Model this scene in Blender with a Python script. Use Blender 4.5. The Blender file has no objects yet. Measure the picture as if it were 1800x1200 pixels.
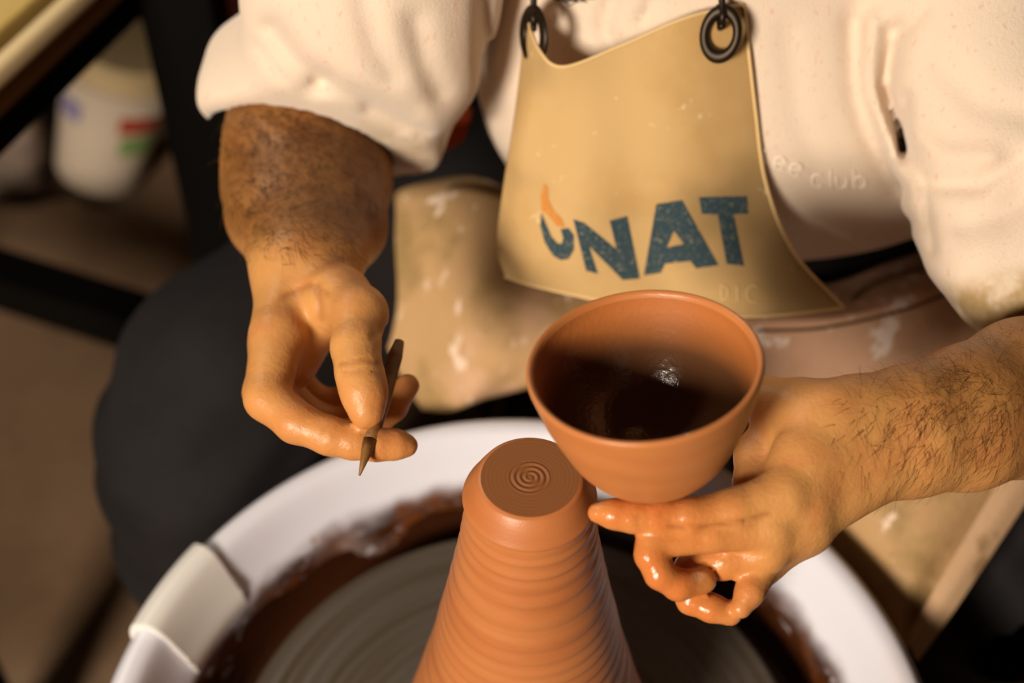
import bpy, bmesh, math, random
import numpy as np
from mathutils import Vector, Matrix
from mathutils.bvhtree import BVHTree

random.seed(4); rng = np.random.default_rng(4)
scene = bpy.context.scene
COL = scene.collection

# ------------------------------------------------------------------ camera
F = 2500.0                                    # focal length in pixels of the 1800x1200 frame
TH = math.radians(46.0)
CAM = np.array([-0.003, -0.445, 1.397])
FW = np.array([0, math.cos(TH), -math.sin(TH)]); UP = np.array([0, math.sin(TH), math.cos(TH)]); RT = np.array([1., 0, 0])
cd = bpy.data.cameras.new('camera'); cam = bpy.data.objects.new('camera', cd); COL.objects.link(cam)
cam.location = CAM; cam.rotation_euler = (math.pi/2 - TH, 0, 0)
cd.sensor_width = 36; cd.lens = F/1800*36; cd.clip_start = 0.02
cd.dof.use_dof = True; cd.dof.focus_distance = 0.735; cd.dof.aperture_fstop = 3.6
scene.camera = cam

# ------------------------------------------------------------------ world, lights, exposure
w = bpy.data.worlds.new('world'); scene.world = w; w.use_nodes = True
w.node_tree.nodes['Background'].inputs[0].default_value = (1.0, .80, .62, 1)
w.node_tree.nodes['Background'].inputs[1].default_value = 0.013
def area(name, loc, target, size, power, color, size_y=None):
    l = bpy.data.lights.new(name, 'AREA'); l.size = size; l.energy = power; l.color = color
    if size_y: l.shape = 'RECTANGLE'; l.size_y = size_y
    o = bpy.data.objects.new(name, l); COL.objects.link(o); o.location = loc
    o.rotation_euler = (Vector(target)-Vector(loc)).to_track_quat('-Z', 'Y').to_euler()
    return o
area('window_light', (-1.06, -1.68, 1.74), (0.05, .12, .8), 0.50, 83, (1.0, .865, .70))
area('ceiling_lamp', (-1.15, 1.15, 2.1), (0.0, .2, .6), 0.22, 9, (1.0, .88, .70))
vs = scene.view_settings
vs.view_transform = 'Standard'; vs.look = 'None'; vs.gamma = 1; vs.use_curve_mapping = False; vs.exposure = 0.0

# ------------------------------------------------------------------ helpers
def at(px, py, d):
    """world point seen at pixel (px,py) of the 1800x1200 frame at depth d metres"""
    return CAM + FW*d + RT*((px-900)/F*d) + UP*((600-py)/F*d)
def pix(P):
    q = P - CAM; z = q@FW
    return 900+F*(q@RT)/z, 600-F*(q@UP)/z
def tag(o, label=None, cat=None, group=None, kind=None):
    if label: o['label'] = label
    if cat: o['category'] = cat
    if group: o['group'] = group
    if kind: o['kind'] = kind
    return o
def empty(name, loc, label, cat, group=None):
    o = bpy.data.objects.new(name, None); COL.objects.link(o); o.location = loc; o.empty_display_size = .05
    bpy.context.view_layer.update()
    return tag(o, label, cat, group)
def link(name, me, m, parent=None, smooth=True):
    o = bpy.data.objects.new(name, me); COL.objects.link(o)
    if m is not None and not me.materials: me.materials.append(getattr(m, "m", m))
    if parent is not None:
        o.parent = parent
        if parent.type == 'EMPTY': o.matrix_parent_inverse = Matrix.Translation(-parent.location)
    if smooth:
        me.polygons.foreach_set('use_smooth', [True]*len(me.polygons))
    return o
def mesh(name, V, Fc):
    me = bpy.data.meshes.new(name); me.from_pydata([tuple(map(float, v)) for v in V], [], [tuple(map(int, f)) for f in Fc]); me.update(); return me
def obj(name, V, Fc, m, parent=None, smooth=True):
    return link(name, mesh(name, V, Fc), m, parent, smooth)
def bmobj(name, bm, m, parent=None, smooth=True):
    me = bpy.data.meshes.new(name); bmesh.ops.recalc_face_normals(bm, faces=bm.faces); bm.to_mesh(me); bm.free()
    return link(name, me, m, parent, smooth)
def autosmooth(o, deg=40):
    me = o.data
    me.set_sharp_from_angle(angle=math.radians(deg))
def box(bm, c, s, rot=None, bev=0.0):
    r = bmesh.ops.create_cube(bm, size=1)
    M = Matrix.Translation(c) @ (rot.to_4x4() if rot else Matrix.Identity(4)) @ Matrix.Diagonal((*s, 1))
    bmesh.ops.transform(bm, matrix=M, verts=r['verts'])
    if bev:
        es = list({e for v in r['verts'] for e in v.link_edges})
        bmesh.ops.bevel(bm, geom=es, offset=bev, segments=2, affect='EDGES', profile=.6)
def tube(bm, pts, rad, n=10, cap=True):
    pts = [Vector(p) for p in pts]
    if not hasattr(rad, '__len__'): rad = [rad]*len(pts)
    rings = []; prev = None
    for i, p in enumerate(pts):
        t = (pts[min(i+1, len(pts)-1)]-pts[max(i-1, 0)]).normalized()
        if prev is None: x = t.orthogonal().normalized()
        else: x = (prev - t*prev.dot(t)).normalized()
        prev = x; y = t.cross(x)
        rings.append([bm.verts.new(p+(x*math.cos(a)+y*math.sin(a))*rad[i]) for a in [2*math.pi*k/n for k in range(n)]])
    for a, b in zip(rings, rings[1:]):
        for k in range(n): bm.faces.new((a[k], a[(k+1) % n], b[(k+1) % n], b[k]))
    if cap:
        bm.faces.new(rings[0][::-1]); bm.faces.new(rings[-1])
def lathe(prof, n=96, a0=0, a1=2*math.pi, jitter=None):
    """prof: list of (r,z). returns verts, faces"""
    full = abs(a1-a0-2*math.pi) < 1e-6
    m = n if full else n+1
    V = []; Fc = []
    for k in range(m):
        a = a0+(a1-a0)*k/n; c, s = math.cos(a), math.sin(a)
        for (r, z) in prof: V.append((r*c, r*s, z))
    L = len(prof)
    for k in range(n):
        k2 = (k+1) % m
        for i in range(L-1):
            Fc.append((k*L+i, k2*L+i, k2*L+i+1, k*L+i+1))
    return np.array(V), Fc
def smooth_prof(pts, sub=6):
    P = np.array(pts, float); out = []
    for i in range(len(P)-1):
        p0, p1, p2, p3 = P[max(i-1, 0)], P[i], P[i+1], P[min(i+2, len(P)-1)]
        for t in np.linspace(0, 1, sub, endpoint=False):
            out.append(.5*((2*p1)+(-p0+p2)*t+(2*p0-5*p1+4*p2-p3)*t*t+(-p0+3*p1-3*p2+p3)*t**3))
    out.append(P[-1]); return out
def cr_grid(rows, nu=10, nv=10):
    """catmull-rom interpolated grid of control points -> array [rows][cols][3]"""
    G = np.array([smooth_prof(r, nu) for r in rows])
    G2 = np.array([smooth_prof(G[:, j], nv) for j in range(G.shape[1])])
    return np.transpose(G2, (1, 0, 2))
def sheet(name, rows, m, parent, thick=.0015, nu=10, nv=10, wob=None, world=False):
    R = [[np.array(p) if world else at(*p) for p in r] for r in rows]
    G = cr_grid(R, nu, nv)
    if wob is not None: G = wob(G)
    a, b = G.shape[:2]
    V = G.reshape(-1, 3); Fc = [(i*b+j, i*b+j+1, (i+1)*b+j+1, (i+1)*b+j) for i in range(a-1) for j in range(b-1)]
    me = mesh(name, V, Fc)
    # give the cloth thickness, away from the front face
    bm = bmesh.new(); bm.from_mesh(me); bmesh.ops.recalc_face_normals(bm, faces=bm.faces)
    n = sum((f.normal*f.calc_area() for f in bm.faces), Vector())
    if n.dot(Vector(CAM)-Vector(V.mean(0))) < 0: bmesh.ops.reverse_faces(bm, faces=bm.faces)
    bmesh.ops.solidify(bm, geom=bm.faces[:], thickness=thick)
    bmesh.ops.recalc_face_normals(bm, faces=bm.faces)
    bm.to_mesh(me); bm.free()
    return link(name, me, m, parent), G

# ---- signed distance modelling for bodies and cloth
def seg(P, a, b, ra, rb):
    ab = b-a; t = np.clip(((P-a)@ab)/(ab@ab+1e-12), 0, 1)
    q = P-a-t[:, None]*ab
    return np.sqrt((q*q).sum(1)) - (ra+(rb-ra)*t)
def smin(a, b, k):
    h = np.clip(.5+.5*(b-a)/k, 0, 1)
    return b+(a-b)*h-k*h*(1-h)
def chain(P, pts, k=.004):
    d = None
    for (a, ra), (b, rb) in zip(pts, pts[1:]):
        e = seg(P, a, b, ra, rb); d = e if d is None else smin(d, e, k)
    return d
def ell(P, c, r):
    q = (P-np.array(c))/np.array(r); k0 = np.sqrt((q*q).sum(1)); q2 = q/np.array(r); k1 = np.sqrt((q2*q2).sum(1))+1e-9
    return k0*(k0-1)/k1
def poly_px(P, line):
    """pixel distance of points to a polyline traced in the frame"""
    x, y = pix(P); Q = np.stack([x, y], 1); best = None
    for a, b in zip(line, line[1:]):
        a = np.array(a, float); b = np.array(b, float); ab = b-a
        t = np.clip(((Q-a)@ab)/(ab@ab), 0, 1); e = np.sqrt(((Q-a-t[:, None]*ab)**2).sum(1))
        best = e if best is None else np.minimum(best, e)
    return best
def folds(P, table):
    x, y = pix(P); Q = np.stack([x, y], 1); out = np.zeros(len(P))
    for line, amp, sg in table:
        A = np.array(line, float); m = 2.6*sg
        k = np.nonzero((x > A[:, 0].min()-m) & (x < A[:, 0].max()+m) & (y > A[:, 1].min()-m) & (y < A[:, 1].max()+m))[0]
        if not len(k): continue
        q = Q[k]; best = None
        for a, b in zip(A, A[1:]):
            ab = b-a; t = np.clip(((q-a)@ab)/(ab@ab), 0, 1); e = ((q-a-t[:, None]*ab)**2).sum(1)
            best = e if best is None else np.minimum(best, e)
        out[k] += amp*np.exp(-best/sg**2)
    return out
def surface(f, lo, hi, h):
    lo = np.array(lo, float); hi = np.array(hi, float); c = 4
    n = (np.ceil((hi-lo)/h/c).astype(int)+1)
    ax = [lo[i]+np.arange(n[i])*h*c + h*c/2 for i in range(3)]
    Pc = np.stack(np.meshgrid(*ax, indexing='ij'), -1).reshape(-1, 3)
    dc = f(Pc).reshape(n)
    d = dc.repeat(c, 0).repeat(c, 1).repeat(c, 2)
    N = d.shape
    idx = np.nonzero((np.abs(d) < h*c*1.9).ravel())[0]
    I = np.stack(np.unravel_index(idx, N), 1)
    P = lo+(I+.5)*h
    out = np.empty(len(P))
    for s in range(0, len(P), 400000): out[s:s+400000] = f(P[s:s+400000])
    d = d.ravel(); d[idx] = out; d = d.reshape(N)
    ins = d < 0
    cells = np.zeros((N[0]-1, N[1]-1, N[2]-1), int)
    for a in (0, 1):
        for b in (0, 1):
            for e in (0, 1): cells += ins[a:N[0]-1+a, b:N[1]-1+b, e:N[2]-1+e]
    act = (cells > 0) & (cells < 8)
    ci = np.argwhere(act); vid = -np.ones(act.shape, int); vid[act] = np.arange(len(ci))
    acc = np.zeros((len(ci), 3)); cnt = np.zeros(len(ci))
    cor = [(a, b, e) for a in (0, 1) for b in (0, 1) for e in (0, 1)]
    for p in cor:
        for axn in range(3):
            if p[axn]: continue
            q = list(p); q[axn] = 1
            d0 = d[ci[:, 0]+p[0], ci[:, 1]+p[1], ci[:, 2]+p[2]]; d1 = d[ci[:, 0]+q[0], ci[:, 1]+q[1], ci[:, 2]+q[2]]
            m = (d0 < 0) != (d1 < 0); t = np.where(m, d0/(d0-d1+1e-12), 0)
            pos = np.tile(np.array(p, float), (len(ci), 1)); pos[:, axn] += t
            acc[m] += pos[m]; cnt[m] += 1
    V = lo+(ci+acc/cnt[:, None]+.5)*h
    Q = []
    for axn in range(3):
        b, e = (axn+1) % 3, (axn+2) % 3
        s0 = [slice(None)]*3; s1 = [slice(None)]*3
        s0[axn] = slice(0, -1); s1[axn] = slice(1, None)
        ch = ins[tuple(s0)] != ins[tuple(s1)]
        E = np.argwhere(ch)
        ok = (E[:, b] > 0) & (E[:, e] > 0) & (E[:, b] < N[b]-1) & (E[:, e] < N[e]-1) & (E[:, axn] < N[axn]-1)
        E = E[ok]; fl = ins[E[:, 0], E[:, 1], E[:, 2]]
        def v(db, de):
            J = E.copy(); J[:, b] += db; J[:, e] += de; return vid[J[:, 0], J[:, 1], J[:, 2]]
        q = np.stack([v(-1, -1), v(0, -1), v(0, 0), v(-1, 0)], 1)
        q[~fl] = q[~fl][:, ::-1]
        Q.append(q)
    Q = np.concatenate(Q); Q = Q[(Q >= 0).all(1)]
    for _ in range(2):                     # pull the vertices onto the exact surface
        e = h*.3; d0 = f(V)
        g = np.stack([(f(V+np.eye(3)[i]*e)-d0)/e for i in range(3)], 1)
        V = V-np.clip(d0, -h*.5, h*.5)[:, None]*g/np.maximum((g*g).sum(1), .25)[:, None]
    return V, Q
def quads(name, parts):
    Vs, Qs, o = [], [], 0
    for V, Q in parts: Vs.append(V); Qs.append(Q+o); o += len(V)
    V = np.concatenate(Vs); Q = np.concatenate(Qs)
    me = bpy.data.meshes.new(name); me.vertices.add(len(V)); me.vertices.foreach_set('co', V.ravel())
    me.loops.add(len(Q)*4); me.loops.foreach_set('vertex_index', Q.ravel())
    me.polygons.add(len(Q)); me.polygons.foreach_set('loop_start', np.arange(len(Q))*4)
    me.update(calc_edges=True); me.validate(); return me
def paint(me, name, val):
    a = me.attributes.new(name, 'FLOAT', 'POINT'); a.data.foreach_set('value', np.asarray(val, np.float32))

# ------------------------------------------------------------------ materials
def srgb(h):
    c = [int(h[i:i+2], 16)/255 for i in (0, 2, 4)]
    return tuple([x/12.92 if x <= .04045 else ((x+.055)/1.055)**2.4 for x in c])+(1,)
class M:
    def __init__(s, name, col, rough=.6, spec=.4, metal=0, sheen=0):
        s.m = bpy.data.materials.new(name); s.m.use_nodes = True; s.t = s.m.node_tree; s.b = s.t.nodes['Principled BSDF']
        s.b.inputs['Base Color'].default_value = col; s.b.inputs['Roughness'].default_value = rough
        s.b.inputs['Specular IOR Level'].default_value = spec; s.b.inputs['Metallic'].default_value = metal
        if sheen: s.b.inputs['Sheen Weight'].default_value = sheen; s.b.inputs['Sheen Roughness'].default_value = .5
        s.col = col; s.c = None; s.bumps = None; s._co = None
    def n(s, ty, **k):
        x = s.t.nodes.new(ty)
        for a, b in k.items(): setattr(x, a, b)
        return x
    def co(s):
        if s._co is None:
            s._co = s.n('ShaderNodeNewGeometry').outputs['Position']
        return s._co
    def mapped(s, scale=(1, 1, 1), rot=(0, 0, 0)):
        m = s.n('ShaderNodeMapping'); s.t.links.new(s.co(), m.inputs['Vector'])
        m.inputs['Scale'].default_value = scale; m.inputs['Rotation'].default_value = rot; return m.outputs[0]
    def noise(s, scale, detail=4, rough=.55, vec=None, dist=0):
        x = s.n('ShaderNodeTexNoise'); s.t.links.new(vec or s.co(), x.inputs['Vector'])
        x.inputs['Scale'].default_value = scale; x.inputs['Detail'].default_value = detail; x.inputs['Roughness'].default_value = rough
        x.inputs['Distortion'].default_value = dist
        return x.outputs['Fac']
    def ramp(s, src, lo, hi, a=0, b=1):
        x = s.n('ShaderNodeMapRange'); x.interpolation_type = 'SMOOTHSTEP'
        s.t.links.new(src, x.inputs[0]); x.inputs[1].default_value = lo; x.inputs[2].default_value = hi
        x.inputs[3].default_value = a; x.inputs[4].default_value = b
        return x.outputs[0]
    def math(s, op, a, b):
        x = s.n('ShaderNodeMath', operation=op)
        for i, v in enumerate((a, b)):
            if isinstance(v, (int, float)): x.inputs[i].default_value = v
            else: s.t.links.new(v, x.inputs[i])
        return x.outputs[0]
    def mix(s, fac, col):
        x = s.n('ShaderNodeMix', data_type='RGBA')
        s.t.links.new(fac, x.inputs[0])
        if s.c is None: x.inputs[6].default_value = s.col
        else: s.t.links.new(s.c, x.inputs[6])
        x.inputs[7].default_value = col
        s.c = x.outputs[2]; s.t.links.new(s.c, s.b.inputs['Base Color']); return s
    def rough(s, fac, a, b):
        s.t.links.new(s.ramp(fac, 0, 1, a, b), s.b.inputs['Roughness']); return s
    def bump(s, src, dist, strength=1.0):
        x = s.n('ShaderNodeBump'); x.inputs['Distance'].default_value = dist; x.inputs['Strength'].default_value = strength
        s.t.links.new(src, x.inputs['Height'])
        if s.bumps is not None: s.t.links.new(s.bumps, x.inputs['Normal'])
        s.bumps = x.outputs[0]; s.t.links.new(s.bumps, s.b.inputs['Normal']); return s
    def attr(s, name):
        x = s.n('ShaderNodeAttribute'); x.attribute_name = name; return x.outputs['Fac']
    def polar(s, cx, cy):
        """radius and angle around a vertical axis"""
        sub = s.n('ShaderNodeVectorMath', operation='SUBTRACT'); s.t.links.new(s.co(), sub.inputs[0]); sub.inputs[1].default_value = (cx, cy, 0)
        sp = s.n('ShaderNodeSeparateXYZ'); s.t.links.new(sub.outputs[0], sp.inputs[0])
        r = s.math('SQRT', s.math('ADD', s.math('MULTIPLY', sp.outputs[0], sp.outputs[0]), s.math('MULTIPLY', sp.outputs[1], sp.outputs[1])), 0)
        a = s.math('ARCTAN2', sp.outputs[1], sp.outputs[0])
        return r, a, sp.outputs[2]
    def combine(s, a, b, c):
        x = s.n('ShaderNodeCombineXYZ')
        for i, v in enumerate((a, b, c)):
            if isinstance(v, (int, float)): x.inputs[i].default_value = v
            else: s.t.links.new(v, x.inputs[i])
        return x.outputs[0]

# leather-hard / wet terracotta
HX, HY = 0.006, 0.0                              # axis of the clay hump
m_clay = M('wet_terracotta_clay', srgb('b47040'), .42, .45)
r_, a_, z_ = m_clay.polar(HX, HY)
m_clay.mix(m_clay.ramp(m_clay.noise(1, 3, .6, m_clay.combine(m_clay.math('MULTIPLY', r_, 40), m_clay.math('MULTIPLY', a_, .5), m_clay.math('MULTIPLY', z_, 60))), .35, .7, 0, .5), srgb('a55c30'))
m_clay.bump(m_clay.noise(1, 2, .5, m_clay.combine(m_clay.math('MULTIPLY', r_, 260), m_clay.math('MULTIPLY', a_, .6), m_clay.math('MULTIPLY', z_, 260))), .0005, .22)
m_clay.bump(m_clay.noise(900, 2), .0002, .4)
m_claytop = M('cut_clay_face', srgb('80502c'), .5, .35)
r_, a_, z_ = m_claytop.polar(HX, HY)
m_claytop.bump(m_claytop.noise(1, 3, .6, m_claytop.combine(m_claytop.math('MULTIPLY', r_, 520), m_claytop.math('MULTIPLY', a_, .8), 0)), .0004, .25)
m_bowl = M('bowl_clay', srgb('b97440'), .40, .45)
m_bowl.mix(m_bowl.ramp(m_bowl.noise(22, 3, .5, m_bowl.mapped((1, 1, 5))), .35, .75, 0, .4), srgb('ad6436'))
m_bowl.bump(m_bowl.noise(160, 3, .6, m_bowl.mapped((.12, .12, 2.6), (0.12, .12, 0))), .0005, .35).bump(m_bowl.noise(1100, 2), .00015, .4)
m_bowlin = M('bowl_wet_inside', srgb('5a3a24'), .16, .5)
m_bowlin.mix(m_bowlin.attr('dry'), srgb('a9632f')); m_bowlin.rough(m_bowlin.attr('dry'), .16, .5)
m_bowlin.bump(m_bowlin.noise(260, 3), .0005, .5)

m_skin = M('skin', srgb('c68e52'), .48, .4)
m_skin.b.inputs['Subsurface Weight'].default_value = .12; m_skin.b.inputs['Subsurface Radius'].default_value = (.006, .0025, .001); m_skin.b.inputs['Subsurface Scale'].default_value = 1
m_skin.mix(m_skin.ramp(m_skin.noise(38, 4), .4, .7, 0, .55), srgb('b5703f'))
m_skin.mix(m_skin.attr('tan'), srgb('774a20'))  # forearm shade mixed into the skin colour
wetn = m_skin.math('MULTIPLY', m_skin.attr('wet'), m_skin.ramp(m_skin.noise(55, 4), .25, .6, .55, 1))
m_skin.mix(wetn, srgb('c2723a'))
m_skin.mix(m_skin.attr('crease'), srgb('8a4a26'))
m_skin.mix(m_skin.attr('nail'), srgb('d09a70'))
m_skin.rough(wetn, .46, .22)
m_skin.bump(m_skin.noise(420, 3, .6), .0006, .45).bump(m_skin.noise(140, 3, .6, m_skin.mapped((1, 1, 1))), .0012, .4)
m_hair = M('dark_body_hair', srgb('47290f'), .5, .3)
m_hairh = M('dark_head_hair', srgb('1c130c'), .6, .3)
m_eye = M('eye_white', srgb('e8e0d8'), .2, .5)

m_knit = M('cream_fleece_knit', srgb('dfccb8'), .9, .1, sheen=.35)
wv = m_knit.n('ShaderNodeTexWave', bands_direction='X'); m_knit.t.links.new(m_knit.mapped((1, .5, .2), (0, 0, .1)), wv.inputs['Vector'])
wv.inputs['Scale'].default_value = 300; wv.inputs['Distortion'].default_value = 1.4; wv.inputs['Detail'].default_value = 2
m_knit.mix(m_knit.ramp(m_knit.noise(9, 3), .45, .75, 0, .5), srgb('e6c8b4'))
m_knit.mix(m_knit.ramp(m_knit.noise(330, 2, .5, m_knit.mapped((1, 1, .35), (0, .5, 0))), .63, .72, 0, .4), srgb('d79c86'))
m_knit.mix(m_knit.math('MULTIPLY', m_knit.attr('dirt'), m_knit.ramp(m_knit.noise(40, 3), .3, .6)), srgb('a58a5e'))
m_knit.bump(wv.outputs['Fac'], .0004, .25).bump(m_knit.noise(600, 3), .0007, .6)
m_stitch = M('cream_embroidery', srgb('f2e6d6'), .7, .2)
m_stitchd = M('dark_embroidery', srgb('3c3028'), .8, .2)
m_orange = M('orange_fabric', srgb('9a3c12'), .85, .15)
m_orange.bump(m_orange.noise(300, 2), .0006, .5)

m_canvas = M('tan_canvas', srgb('c6a470'), .82, .2)
m_canvas.mix(m_canvas.ramp(m_canvas.noise(13, 4, .6), .42, .72, 0, .55), srgb('b48c54'))
m_canvas.mix(m_canvas.ramp(m_canvas.noise(8, 3, .5), .48, .7, 0, .75), srgb('8a7450'))
m_canvas.mix(m_canvas.ramp(m_canvas.noise(60, 3, .6), .66, .72, 0, .5), srgb('e6cfa6'))
m_canvas.bump(m_canvas.noise(750, 2), .0004, .5)
m_lap = M('clay_smeared_canvas', srgb('b99468'), .72, .3)
m_lap.mix(m_lap.ramp(m_lap.noise(16, 4, .6), .42, .66, 0, .8), srgb('8f7446'))
m_lap.mix(m_lap.ramp(m_lap.noise(11, 3, .6), .55, .7, 0, .7), srgb('d2a98a'))
m_lap.mix(m_lap.ramp(m_lap.noise(46, 4, .6, m_lap.mapped((1, 1, .5), (.4, .3, .5))), .60, .68, 0, .85), srgb('efd6c2'))
m_lap.bump(m_lap.noise(60, 4, .6), .0025, .5)
m_lapr = M('pink_clay_smeared_canvas', srgb('cfa486'), .6, .35)
m_lapr.mix(m_lapr.ramp(m_lapr.noise(12, 4, .6), .45, .7, 0, .75), srgb('9c7440'))
m_lapr.mix(m_lapr.ramp(m_lapr.noise(52, 3, .6, m_lapr.mapped((1, 1, .5))), .575, .63, 0, .9), srgb('f2dfd2'))
m_lapr.bump(m_lapr.noise(70, 4, .6), .0015, .5)
m_hem = M('clay_stained_hem', srgb('bd9a78'), .75, .25)
m_hem.mix(m_hem.ramp(m_hem.noise(45, 2), .55, .68, 0, .7), srgb('8a6a44')); m_hem.bump(m_hem.noise(220, 3), .001, .5)
m_seam = M('dark_seam', srgb('5a4026'), .8, .2)
m_edge = M('canvas_edge', srgb('dcbd88'), .8, .2)
m_ink = M('faded_blue_print', srgb('31444c'), .75, .2)
m_ink.mix(m_ink.ramp(m_ink.noise(420, 3, .7), .52, .72, 0, .75), srgb('8a8670'))
m_inko = M('faded_orange_print', srgb('c4813c'), .75, .2)
m_inko.mix(m_inko.ramp(m_inko.noise(420, 3, .7), .5, .75, 0, .6), srgb('cfa668'))
m_brass = M('dark_brass', srgb('2a2016'), .42, .5, metal=.7)
m_steel = M('worn_steel', srgb('6a5a44'), .35, .5, metal=.9)

m_jean = M('charcoal_denim', srgb('1e1b1c'), .85, .2)
m_jean.mix(m_jean.ramp(m_jean.noise(14, 4), .4, .7, 0, .6), srgb('131112')); m_jean.bump(m_jean.noise(700, 2, .5), .0006, .6)
m_pan = M('white_plastic', srgb('e0e0ec'), .33, .5)
r_, a_, z_ = m_pan.polar(0, 0)
pv = m_pan.combine(m_pan.math('MULTIPLY', a_, 5.0), m_pan.math('MULTIPLY', z_, 30), m_pan.math('MULTIPLY', r_, 30))
low = m_pan.ramp(m_pan.math('ADD', r_, m_pan.math('MULTIPLY', m_pan.noise(1.6, 3, .5, pv), .008)), .2280, .2385, 1, 0)
smear = m_pan.ramp(m_pan.noise(3.2, 4, .65, m_pan.combine(m_pan.math('MULTIPLY', a_, 4.0), m_pan.math('MULTIPLY', z_, 34), m_pan.math('MULTIPLY', r_, 20)), .5), .24, .44, .25, 1)
m_pan.mix(m_pan.math('MULTIPLY', low, smear), srgb('40200c'))
m_pan.mix(m_pan.math('MULTIPLY', low, m_pan.ramp(m_pan.noise(26, 3), .45, .7, 0, .9)), srgb('6a3a18'))
m_pan.mix(m_pan.ramp(m_pan.noise(21, 2, .4, m_pan.mapped((1, 1, 1.6))), .705, .72, 0, .9), srgb('9a5626'))
m_pan.mix(m_pan.ramp(m_pan.noise(9, 3), .55, .75, 0, .35), srgb('dcc8c4'))
m_panc = M('ivory_plastic_joint', srgb('e2dfdc'), .36, .5)
m_wheel = M('wheel_head_grey', srgb('4c453d'), .42, .4)
r_, a_, z_ = m_wheel.polar(0, 0)
m_wheel.mix(m_wheel.ramp(m_wheel.noise(1, 4, .6, m_wheel.combine(m_wheel.math('MULTIPLY', r_, 75), m_wheel.math('MULTIPLY', a_, .5), 0)), .45, .7, 0, .8), srgb('3e3020'))
m_wheel.bump(m_wheel.noise(1, 2, .5, m_wheel.combine(m_wheel.math('MULTIPLY', r_, 240), m_wheel.math('MULTIPLY', a_, .3), 0)), .0006, .4)
m_slip = M('dark_clay_slip', srgb('34190a'), .25, .5)
m_black = M('black_painted_steel', srgb('070605'), .6, .1)
m_dark = M('dark_grey_casing', srgb('1d1b1a'), .5, .4)
m_wood = M('tool_wood', srgb('7a5424'), .5, .4); m_wood.mix(m_wood.ramp(m_wood.noise(200, 3, .6, m_wood.mapped((1, 1, .1))), .4, .7, 0, .7), srgb('4a3014'))
m_floor = M('worn_brown_concrete', srgb('7c624b'), .8, .25)
m_floor.mix(m_floor.ramp(m_floor.noise(3.5, 5, .6), .38, .68, 0, .8), srgb('604a36'))
m_floor.mix(m_floor.ramp(m_floor.noise(2.1, 3, .6), .55, .75, 0, .6), srgb('a48a72')); m_floor.bump(m_floor.noise(40, 5), .003, .4)
m_table = M('pale_plywood', srgb('d9bd72'), .6, .3); m_table.mix(m_table.ramp(m_table.noise(10, 4, .6, m_table.mapped((6, 1, 1))), .4, .7, 0, .4), srgb('c7a457'))
m_tabedge = M('pale_wood_edge', srgb('ead0a0'), .6, .3)
m_tabside = M('brown_wood_rail', srgb('6b4420'), .65, .3)
m_tub = M('white_tub_plastic', srgb('d8c6b2'), .45, .4)
m_lid = M('cream_lid_plastic', srgb('dcc294'), .45, .4)
m_red = M('red_print', srgb('b0442c'), .6, .3); m_green = M('green_print', srgb('7f9a5c'), .6, .3); m_viol = M('violet_print', srgb('8f88b0'), .6, .3)
m_grey = M('grey_plastic_sheet', srgb('857468'), .55, .35); m_grey.mix(m_grey.ramp(m_grey.noise(9, 3), .45, .65, 0, .8), srgb('4a3f38'))
m_crate = M('dark_red_plastic', srgb('4a0e0a'), .5, .35)
m_stool = M('orange_red_vinyl', srgb('8c2f0c'), .5, .4)

# ------------------------------------------------------------------ floor
bm = bmesh.new(); bmesh.ops.create_grid(bm, x_segments=8, y_segments=8, size=3.5)
fl = bmobj('floor', bm, m_floor); fl.location = (0, .8, 0); tag(fl, kind='structure')

# ------------------------------------------------------------------ potter's wheel
RZ = 0.58                                        # top of the splash pan
wh = empty('potters_wheel', (0, 0, 0), "grey wheel head of the potter's wheel turning inside the white splash pan", 'pottery wheel')
def lobj(name, prof, m, parent, n=128, a0=0, a1=2*math.pi, c=(0, 0, 0), sharp=None):
    V, Fc = lathe(prof, n, a0, a1); V = V+np.array(c)
    o = obj(name, V, Fc, m, parent)
    bm = bmesh.new(); bm.from_mesh(o.data); bmesh.ops.remove_doubles(bm, verts=bm.verts, dist=1e-6); bmesh.ops.recalc_face_normals(bm, faces=bm.faces); bm.to_mesh(o.data); bm.free()
    if sharp: autosmooth(o, sharp)
    return o
hp = [(0, .536)]
for k in range(1, 60):
    r = .186*k/59; hp.append((r, .536+.0006*math.sin(r*620)))
hp += [(.189, .534), (.189, .520), (.150, .515), (.03, .512), (0, .512)]
lobj('wheel_head', hp, m_wheel, wh, sharp=35)
lobj('drive_shaft', [(0, .515), (.022, .515), (.022, .28), (0, .28)], m_steel, wh, 32, sharp=40)
bm = bmesh.new(); box(bm, (0, 0, .30), (.46, .46, .20), bev=.02); bmobj('motor_housing', bm, m_dark, wh, False)
for sx in (-1, 1):
    for sy in (-1, 1):
        bm = bmesh.new(); tube(bm, [(sx*.18, sy*.18, .22), (sx*.21, sy*.21, .012)], .018, 12); tube(bm, [(sx*.21, sy*.21, .012), (sx*.21, sy*.21, 0)], .024, 12); bmobj('leg', bm, m_dark, wh)

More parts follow.
